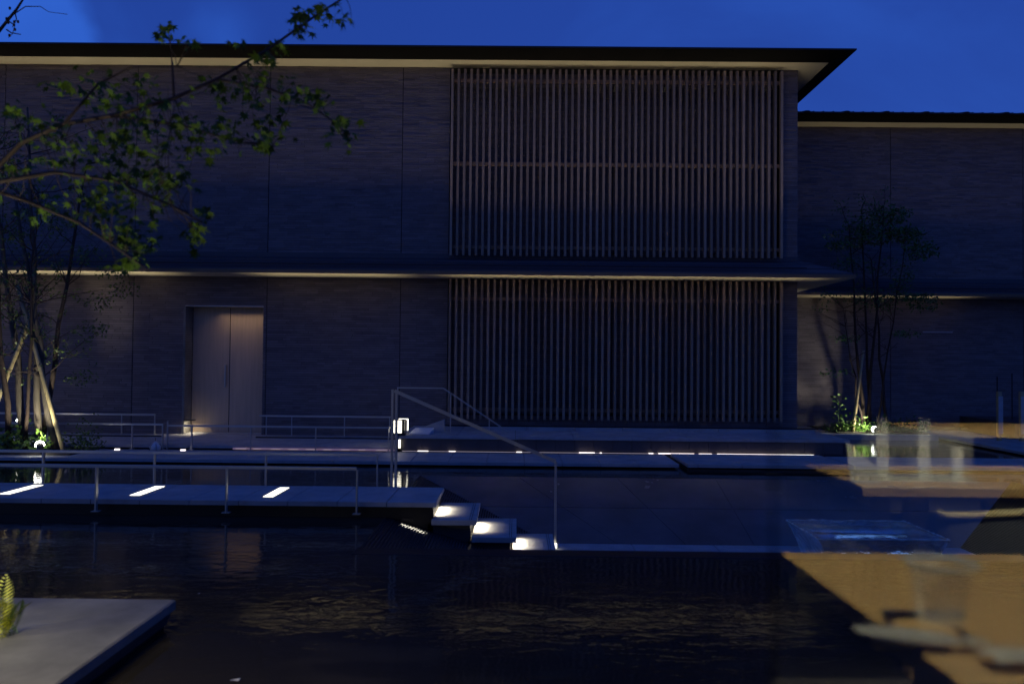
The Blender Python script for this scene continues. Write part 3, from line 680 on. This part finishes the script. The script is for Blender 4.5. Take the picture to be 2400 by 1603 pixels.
# foreground maple: branches reach in from the left, leaves a few metres from the camera
def px(x, y, Y):
    u = (x - 1200); v = (y - 801); u2 = u + .0098 * v - 10; v2 = v - .0098 * u - 41
    return Vector((u2 / 1867 * Y, Y, CAMZ - v2 / 1867 * Y))
mp_ = thing('maple_tree', 'blurred green maple branches reaching in from the upper left', 'maple tree', (-3.6, 4.0, 0))
mb = MB(); stem(mb, (-3.7, 4.0, 0.0), (-3.4, 4.0, 2.0), .07, .05, .03); mb.build('trunk', 'barkdark', mp_, smooth=True)
brs = [([(-260, 560), (-60, 430), (40, 330), (140, 285), (260, 265), (400, 225), (500, 180), (620, 110), (740, 25), (810, -20)], 3.6, .014),
       ([(-60, 430), (120, 400), (260, 420), (400, 480), (470, 520)], 3.3, .010),
       ([(-60, 430), (60, 470), (180, 520), (300, 600), (340, 630)], 3.2, .009),
       ([(260, 265), (420, 290), (560, 330), (640, 340)], 3.7, .008),
       ([(500, 180), (620, 200), (720, 240), (790, 290), (815, 325)], 3.8, .007),
       ([(400, 225), (395, 140), (390, 90), (365, 50)], 3.5, .005),
       ([(140, 285), (220, 190), (300, 150), (420, 150)], 3.4, .006)]
bm_ = MB(); nodes = []
first_pt = None
for (pp, Y, r) in brs:
    P_ = [px(a, b_, Y + .15 * math.sin(i)) for i, (a, b_) in enumerate(pp)]
    if first_pt is None: first_pt = P_[0]; P_ = [Vector((-3.4, 4.0, 1.98))] + P_
    bm_.tube(P_, [r * (1 - .8 * i / (len(P_) - 1)) + .0012 for i in range(len(P_))], 6)
    for i in range(len(P_) - 1):
        for k in range(5): nodes.append(P_[i].lerp(P_[i + 1], (k + R.random()) / 5))
bm_.build('branches', 'barkdark', mp_, smooth=True)
# palmate leaf mesh, five lobes
def palmate():
    pts = []
    lob = [(-150, .30), (-128, .20), (-95, .62), (-68, .30), (-42, .85), (-20, .36), (0, 1.0), (20, .36), (42, .85), (68, .30), (95, .62), (128, .20), (150, .30)]
    for a, l in lob: pts.append((math.sin(rad(a)) * l * .5, math.cos(rad(a)) * l * .5 + .1, -.06 * l * l))
    me = bpy.data.meshes.new('leaf'); me.from_pydata([(0, 0, .02)] + pts, [], [(0, i + 1, i + 2) for i in range(len(pts) - 1)]); me.update()
    me.materials.append(M['mapleleaf']); return me
pal = palmate()
clusters = [(60, 290, 90, 40, 34), (140, 190, 60, 22, 16), (250, 230, 90, 40, 34), (250, 175, 70, 18, 14), (340, 190, 50, 20, 12), (520, 190, 70, 30, 34), (560, 230, 70, 30, 26), (610, 130, 45, 22, 18), (620, 175, 60, 30, 26),
            (620, 60, 35, 12, 0), (700, 60, 30, 20, 18), (740, 20, 45, 20, 24), (790, 40, 20, 20, 10), (700, 20, 20, 14, 10), (385, 60, 22, 22, 10), (425, 90, 20, 16, 8), (370, 75, 12, 8, 5), (550, 92, 18, 8, 4), (650, 95, 30, 10, 8),
            (690, 215, 50, 22, 22), (750, 240, 30, 22, 14), (795, 290, 30, 30, 26), (815, 320, 16, 20, 12), (560, 300, 70, 40, 42), (640, 300, 40, 40, 18), (620, 330, 40, 20, 12), (450, 300, 70, 35, 30), (390, 240, 50, 25, 16),
            (300, 290, 60, 40, 46), (260, 330, 70, 40, 44), (330, 400, 70, 35, 44), (400, 420, 50, 30, 34), (180, 380, 80, 40, 36), (120, 330, 70, 40, 26), (40, 400, 50, 40, 22), (260, 440, 80, 40, 36), (200, 470, 90, 40, 36), (450, 540, 24, 40, 26), (470, 500, 18, 20, 10),
            (280, 540, 50, 40, 44), (310, 600, 40, 25, 30), (240, 500, 60, 40, 30), (330, 560, 40, 30, 20), (90, 500, 70, 40, 14), (20, 250, 25, 25, 12), (200, 210, 30, 20, 10), (300, 620, 50, 14, 16), (360, 480, 40, 30, 20), (470, 350, 60, 30, 22), (370, 350, 60, 30, 26)]
big = []; rest = MB()
for (cx_, cy_, rx, ry, n) in clusters:
    for i in range(int(n * 1.4)):
        x, y = cx_ + R.gauss(0, .55) * rx, cy_ + R.gauss(0, .55) * ry
        big.append((px(x, y, R.uniform(3.1, 4.3)), R.uniform(.042, .092)))
big.sort(key=lambda q: -q[1] / q[0].y)
for i, (p, s_) in enumerate(big):
    rot = Matrix.Rotation(R.uniform(0, 6.28), 4, 'Z') @ Matrix.Rotation(rad(R.uniform(15, 80)), 4, 'X') @ Matrix.Rotation(rad(R.uniform(100, 260)), 4, 'Z')
    if i < 290:
        o = bpy.data.objects.new('leaf', pal); COL.objects.link(o); o.matrix_basis = Matrix.Translation(p) @ rot @ Matrix.Scale(s_, 4)
        o.parent = mp_; o.matrix_parent_inverse = wmat(mp_).inverted()
    else:
        k = len(rest.v); mt = Matrix.Translation(p) @ rot @ Matrix.Scale(s_, 4)
        rest.v += [tuple(mt @ v.co) for v in pal.vertices]; rest.f += [tuple(k + q for q in f.vertices) for f in pal.polygons]
rest.build('crown', 'mapleleaf', mp_, kind='stuff')
# thin twigs linking leaves to branches
tw_ = MB()
for (p, s_) in big[::3]:
    q = min(nodes, key=lambda n_: (n_ - p).length)
    if (q - p).length < .24: stem(tw_, q, p, .0022, .001, .012, 3, 3)
tw_.build('twigs', 'barkdark', mp_, kind='stuff')
garden_spot('garden spotlight on the stone platform shining up into the maple', (-3.2, 2.6, .30), (-1.9, 3.8, 2.6), 115, rad(95))
# bare twiggy tree tip at top left
bt = thing('bare_twig_tree', 'bare dark twigs against the sky in the top left corner', 'tree', (-4.6, 5.5, 0))
mb = MB(); mb.tube([(-4.6, 5.5, 0), (-4.55, 5.5, 2.0), px(-120, 160, 5.5), px(-30, 80, 5.5), px(25, 10, 5.5), px(50, -30, 5.5)], [.05, .04, .02, .012, .008, .005], 6); mb.build('trunk', 'barkdark', bt, smooth=True)
mb = MB()
for pp in ([(15, 25), (45, 5), (80, 5), (100, 18), (145, 24)], [(5, 40), (20, 50), (15, 70), (5, 80)], [(20, 20), (24, 35), (14, 55)], [(0, 60), (12, 68), (35, 72)]):
    mb.tube([px(a, b_, 5.5) for a, b_ in pp], [.005, .004, .003, .002, .002][:len(pp)], 4)
for i in range(10): mb.lathe(px(R.uniform(0, 30), R.uniform(0, 80), 5.5), [(.001, .012), (.009, .006), (.009, -.006), (.001, -.012)], 6)
mb.build('twigs', 'barkdark', bt)

# ================================================================== FOREGROUND STONE PLATFORM
pf = struct('stone_platform', MB().box(-6, -1.93, 1.0, 4.42, -.3, .055), 'coping')
MB().cbox(-3.345, -1.88, 1.0, 4.45, .095, .15, .008).build('slab', 'granite', pf)
MB().cbox(-4.9, -3.355, 1.0, 4.45, .095, .15, .008).build('slab', 'granite', pf)
MB().cbox(-6.4, -4.91, 1.0, 4.45, .095, .15, .008).build('slab', 'granite', pf)
MB().box(-6, -1.90, 1.0, 4.43, .058, .088).build('ledge', 'deckside', pf)
MB().box(-6, -1.915, 1.0, 4.425, .022, .05).build('ledge', 'deckside', pf)
fn = thing('fern', 'yellow-green fern growing on the stone platform at the left edge', 'fern', (-2.47, 3.82, .15))
for k in range(9):
    a = R.uniform(0, 6.28); ln = R.uniform(.18, .30); lean = R.uniform(.1, .55) if k > 1 else .08
    if k == 0: a, ln = 0.3, .33
    mb = MB(); base = Vector((-2.44 + .02 * (k % 3 - 1), 3.80 + .012 * k, .15)); prev = base; d = Vector((math.cos(a) * lean, math.sin(a) * lean, 1)).normalized()
    for i in range(18):
        t = i / 18; p = base + d * ln * t + Vector((math.cos(a), math.sin(a), -.8)) * (.10 * t * t * lean * 2)
        sd = Vector((-math.sin(a), math.cos(a), .1)) if k else Vector((1, 0, .2)); wd = (.085 if k < 2 else .05) * math.sin(math.pi * min(1, t * .9 + .12))
        mb.leaf(p, sd + d * .5, d.cross(sd), wd, .008); mb.leaf(p, -sd + d * .5, d.cross(sd), wd, .008)
    mb.build('frond', 'fern' if k < 5 else 'leafbright', fn)
garden_spot('small garden spotlight raking across the stone platform and fern', (-3.05, 3.45, .27), (-2.3, 3.9, .24), 26, rad(80))
# floating leaf bits on water
def floater(X, Y, s_, lab):
    mb = MB(); mb.v = [(X, Y, .004), (X + s_, Y + .2 * s_, .010), (X + .95 * s_, Y - .5 * s_, .008), (X + .35 * s_, Y - .22 * s_, .006), (X + .1 * s_, Y - .45 * s_, .008)]
    mb.f = [(0, 1, 3), (1, 2, 3), (0, 3, 4)]; mb.build('fallen_leaf', 'china', None, label=lab, category='leaf')
floater(-1.31, 3.72, .045, 'pale curled leaf floating on the near water, the larger one')
floater(-2.0, 5.05, .02, 'tiny pale leaf speck floating beyond the stone platform')

# wrapped bundle on the far deck
bd = thing('wrapped_bundle', 'white wrapped bundle tied with dark twigs on the far deck', 'bundle', (-5.45, 12.0, DK))
MB().lathe((-5.42, 12.0, DK), [(.001, 0), (.06, .004), (.085, .05), (.075, .09), (.03, .13), (.008, .15)], 14).build('cloth', 'white', bd, smooth=True)
mb = MB()
for a in range(6):
    t = a * 1.05; c_ = Vector((-5.42, 12.0, DK + .14)); mb.tube([c_ + Vector((0, 0, .06)), c_, c_ + Vector((math.cos(t) * .08, math.sin(t) * .08, -.05)), c_ + Vector((math.cos(t) * .10, math.sin(t) * .10, -.12))], .004, 4)
mb.build('twigs', 'barkdark', bd)

# pale posts and thin poles at right
for (X, lab) in ((9.06, 'left of the two pale upright posts at the right edge'), (9.48, 'right of the two pale upright posts at the right edge')):
    t = thing('marker_post', lab, 'post', (X, 15.0, DK), 'pale upright posts')
    MB().box(X - .035, X + .035, 14.97, 15.03, DK, .99).build('post', 'bamboo', t)
    MB().box(X - .03, X + .055, 14.965, 15.035, .2, .90).build('painted_lit_face', 'steps', t)  # paler plate puts the lit side of the post into the colour
for (X, Z, lab) in ((9.75, 1.25, 'shorter dark pole behind the pale posts'), (10.05, 1.32, 'taller dark pole behind the pale posts')):
    MB().tube([(X, 16.2, DK), (X, 16.2, Z)], .012, 6).build('thin_pole', 'black', None, label=lab, category='pole', group='thin dark poles')

# ================================================================== GLASS BENCH
gb = thing('glass_bench', 'clear rippled glass block bench standing on the basin floor', 'glass bench', (3.3, 7.6, FZ))
def frus(x0, x1, y0, y1, z1, i, z0, n=14):
    mb = MB(); rings = 8
    for r in range(rings + 1):
        t = r / rings; q = i * (t ** .8); z = z1 + (z0 - z1) * t
        per = []
        for (ax, ay, bx, by) in ((x0 + q, y0 + q * .4, x1 - q, y0 + q * .4), (x1 - q, y0 + q * .4, x1 - q, y1 - q * .4), (x1 - q, y1 - q * .4, x0 + q, y1 - q * .4), (x0 + q, y1 - q * .4, x0 + q, y0 + q * .4)):
            for k in range(n):
                s_ = k / n; per.append((ax + (bx - ax) * s_ + (R.uniform(-.006, .006) if 0 < t < 1 else 0), ay + (by - ay) * s_ + (R.uniform(-.006, .006) if 0 < t < 1 else 0), z))
        mb.v += per
    m4 = 4 * n
    for r in range(rings):
        for k in range(m4):
            a = r * m4 + k; b2 = r * m4 + (k + 1) % m4; mb.f.append((a, a + m4, b2 + m4, b2))
    mb.f.append(tuple(rings * m4 + k for k in range(m4))[::-1])
    gx, gy = 60, 90; k0 = len(mb.v)
    for a in range(gx + 1):
        for b2 in range(gy + 1):
            xx = x0 + (x1 - x0) * a / gx; yy = y0 + (y1 - y0) * b2 / gy; ed = min(a, gx - a, b2, gy - b2)
            dz = (.010 * math.sin(yy * 19 + 1.2 * math.sin(xx * 2.1)) + .0012 * math.sin(xx * 38 + yy * 21)) * min(1, ed / 4)
            mb.v.append((xx, yy, z1 + dz))
    for a in range(gx):
        for b2 in range(gy): q = k0 + a * (gy + 1) + b2; mb.f.append((q, q + gy + 1, q + gy + 2, q + 1))
    return mb
frus(2.72, 3.90, 7.19, 8.04, -.08, .16, FZ + .012).build('glass_block', 'bench', gb)
for (a, b_) in (((2.72, 7.19), (3.90, 7.19)), ((2.72, 8.04), (3.90, 8.04)), ((2.72, 7.19), (2.72, 8.04)), ((3.90, 7.19), (3.90, 8.04))):
    mb = MB(); a, b_ = Vector((*a, -.079)), Vector((*b_, -.079)); n = 36
    mb.tube([a.lerp(b_, i / n) for i in range(n + 1)], [.0035 + .010 * R.random() ** 3 for i in range(n + 1)], 5); mb.build('edge_glint', 'china', gb)  # pale uneven tube paints in the glint along the glass edges
MB().box(2.98, 3.64, 7.45, 7.47, -.262, -.235).build('base_light', 'bluelight', gb)

# ================================================================== OUR OWN ROOM (seen only in the added glass guard)
struct('room_floor', MB().box(-7, 9, -7.2, .55, .0, .30), 'roomfloor')
struct('room_back_wall', MB().box(-7, 9, -7.2, -7.0, .30, 3.3), 'plaster')
struct('room_ceiling', MB().box(-7, 9, -7.2, .9, 3.3, 3.5), 'plaster')
struct('room_side_wall', MB().box(8.8, 9, -6.99, .5, .31, 3.29), 'plaster')
gg = thing('standin_guard', 'clear frameless glass guard added in place of the window at right, mirroring the lit tables', 'stand-in glass guard', (1.5, .6, .3))  # added guard panel instead of the full window glass, carries the reflections
MB().box(.195, 2.6, .600, .610, .52, 1.455).build('pane', 'pane', gg)
MB().box(.25, 2.55, .575, .635, .30, .515).build('base_channel', 'black', gg)
def table(lab, x0, x1, y0, y1, zt, grp='oak dining tables mirrored in the guard'):
    t = thing('dining_table', lab, 'table', ((x0 + x1) / 2, (y0 + y1) / 2, .30), grp)
    MB().cbox(x0, x1, y0, y1, zt - .035, zt, .004).build('tabletop', 'wood', t)
    for (sx, sy) in ((x0 + .24, y0 + .14), (x1 - .30, y0 + .14), (x0 + .24, y1 - .2), (x1 - .30, y1 - .2)):
        MB().box(sx, sx + .06, sy, sy + .06, .30, zt - .036).build('leg', 'wood', t)
table('nearest oak table, filling the lower right corner of the reflection', .635, 1.75, -.70, .32, 1.05)
table('second oak table with the clear holder, mirrored in the middle of the guard', 1.27, 2.7, -2.35, -1.72, 1.05)
table('farthest oak table, a thin band at the top of the reflection', 2.75, 5.0, -4.9, -3.75, 1.05)
tg = thing('drinking_glass', 'clear tumbler standing on the nearest oak table', 'glass', (.735, -.18, 1.05))
MB().lathe((.735, -.18, 1.051), [(.001, 0), (.036, 0), (.042, .05), (.050, .105), (.048, .106), (.040, .05), (.034, .012), (.001, .012)], 32).build('glass', 'tumbler', tg, smooth=True)
MB().lathe((.735, -.18, 1.051), [(.0475, .098), (.060, .104), (.058, .110), (.0465, .106), (.0475, .098)], 32).build('rim', 'china', tg, smooth=True)
tg2 = thing('napkin_dish', 'pale oval dish at the edge of the nearest oak table', 'dish', (.68, -.07, 1.05))
o = MB().lathe((0, 0, 0), [(.001, .004), (.040, .004), (.065, .012), (.068, .014), (.062, .008), (.04, 0), (.001, 0)], 28).build('dish', 'china', tg2, smooth=True)
o.parent = None; o.scale = (1.15, .50, 1); o.location = (.628, -.085, 1.053); o.rotation_euler = (0, 0, rad(18)); o.parent = tg2; o.matrix_parent_inverse = wmat(tg2).inverted()
for (X, Y, s_, a, lab) in ((.77, .00, .055, .5, 'crumpled pale paper napkin behind the tumbler'), (.72, -.06, .025, -.3, 'small folded pale paper beside the tumbler')):
    mb = MB(); n = 9
    for i in range(n):
        for j in range(n):
            mb.v.append((X + (i / (n - 1) - .5) * s_ * 2.2 + R.uniform(-.004, .004), Y + (j / (n - 1) - .5) * s_ + R.uniform(-.003, .003), 1.056 + R.uniform(0, .016)))
    for i in range(n - 1):
        for j in range(n - 1): k = i * n + j; mb.f.append((k, k + n, k + n + 1, k + 1))
    mb.build('paper_napkin', 'china', None, label=lab, category='napkin')
MB().cbox(.62 + .04, .80, -.235, -.215, 1.0505, 1.06, .001).build('tumbler_shadow', 'dark', None, label='dark slim strip painted as the shadow of the tumbler', category='painted shadow')  # dark strip paints the tumbler's shadow on the table
mh = thing('menu_holder', 'clear box holder with pale cards on the second oak table', 'menu holder', (1.5, -1.9, 1.05))
MB().box(1.33, 1.75, -2.0, -1.82, 1.051, 1.058).build('base', 'china', mh)
mb = MB(); mb.v = [(1.26, -1.80, 1.052), (1.36, -1.78, 1.052), (1.38, -1.84, 1.10), (1.26, -1.84, 1.20), (1.26, -1.803, 1.052), (1.36, -1.783, 1.052), (1.38, -1.843, 1.10), (1.26, -1.843, 1.20)]
mb.f = [(0, 1, 2, 3), (7, 6, 5, 4), (0, 3, 7, 4), (1, 5, 6, 2), (2, 6, 7, 3), (0, 4, 5, 1)]; mb.build('card', 'china', mh)
for X in (1.40, 1.56, 1.69): MB().box(X, X + .045, -1.90, -1.895, 1.06, 1.30 if X < 1.6 else 1.18).build('card_edge', 'china', mh)
MB().box(1.37, 1.74, -1.96, -1.84, 1.062, 1.25).build('clear_box', 'tumbler', mh)
ch = thing('wooden_chair', 'dark chair with a curved pale rim at its back, between the mirrored tables', 'chair', (1.6, -1.15, .3))
pts = [Vector((1.65 + .38 * math.cos(t), -1.2 + .22 * math.sin(t), 1.10 - .05 * abs(math.cos(t)) ** 3)) for t in [math.pi * k / 14 for k in range(15)]]
MB().tube(pts, .010, 8).build('back_rim', 'bamboo', ch, smooth=True)
mb = MB()
for i in range(14):
    a, b_ = pts[i], pts[i + 1]; mb.poly([a, b_, (b_.x, b_.y, .80), (a.x, a.y, .80)])
mb.build('backrest', 'dark', ch)
MB().cbox(1.32, 1.98, -1.45, -.98, .70, .76, .01).build('seat', 'dark', ch)
for (sx, sy) in ((1.34, -1.43), (1.93, -1.43), (1.34, -1.02), (1.93, -1.02)): MB().box(sx, sx + .03, sy, sy + .03, .30, .70).build('leg', 'wood', ch)
hc = thing('high_backed_chair', 'pale high-backed dining chair, a grey block in the reflection', 'chair', (1.5, -2.9, .3), 'dining chairs')
MB().cbox(1.37, 1.64, -2.86, -2.80, .92, 1.72, .01).build('backrest', 'greycloth', hc)
MB().cbox(1.36, 1.80, -3.25, -2.82, .72, .78, .01).build('seat', 'dark', hc)
for (sx, sy) in ((1.38, -3.22), (1.75, -3.22), (1.38, -2.86), (1.60, -2.86)): MB().box(sx, sx + .035, sy, sy + .035, .30, .92 if sy > -3 else .72).build('leg', 'dark', hc)
for (X, Y, lab) in ((1.15, -.35, 'pendant lamp above the nearest oak table'), (2.0, -1.45, 'pendant lamp above the second oak table'), (3.6, -4.3, 'pendant lamp above the farthest oak table')):
    t = thing('pendant_lamp', lab, 'lamp', (X, Y, 2.5), 'pendant lamps over the tables')
    MB().lathe((X, Y, 2.45), [(.03, .16), (.05, .15), (.12, .0), (.115, .0), (.045, .145)], 20).build('shade', 'black', t, smooth=True)
    MB().lathe((X, Y, 2.50), [(.001, -.03), (.025, -.015), (.025, .02), (.001, .035)], 12).build('bulb', 'bulb', t, smooth=True)
    MB().tube([(X, Y, 2.6), (X, Y, 3.3)], .004, 5).build('cord', 'black', t)
    l = bpy.data.lights.new('pendant_light', 'SPOT'); l.energy = 1050; l.spot_size = rad(85); l.spot_blend = .6; l.color = (1, .92, .70); l.shadow_soft_size = .05
    s = bpy.data.objects.new('pendant_light', l); COL.objects.link(s); s.location = (X, Y, 2.43); s.parent = t; s.matrix_parent_inverse = wmat(t).inverted()
# ceiling lamps of our room: their light spills out through the open front
for (X, E, lab) in ((-2.6, 92, 'left long ceiling lamp of the dining room'), (2.2, 6, 'right long ceiling lamp of the dining room')):
    t = thing('ceiling_lamp', lab, 'lamp', (X, .2, 3.28), 'ceiling lamps')
    MB().box(X - .8, X + .8, .12, .28, 3.26, 3.299).build('housing', 'black', t)
    MB().box(X - .75, X + .75, .14, .26, 3.252, 3.259).build('diffuser', 'bulb', t)
    a_ = area('ceiling_light', (X, .2, 3.24), (rad(22), 0, 0), 1.5, .12, E, (1, .88, .52), 75)
    a_.parent = t; a_.matrix_parent_inverse = wmat(t).inverted()
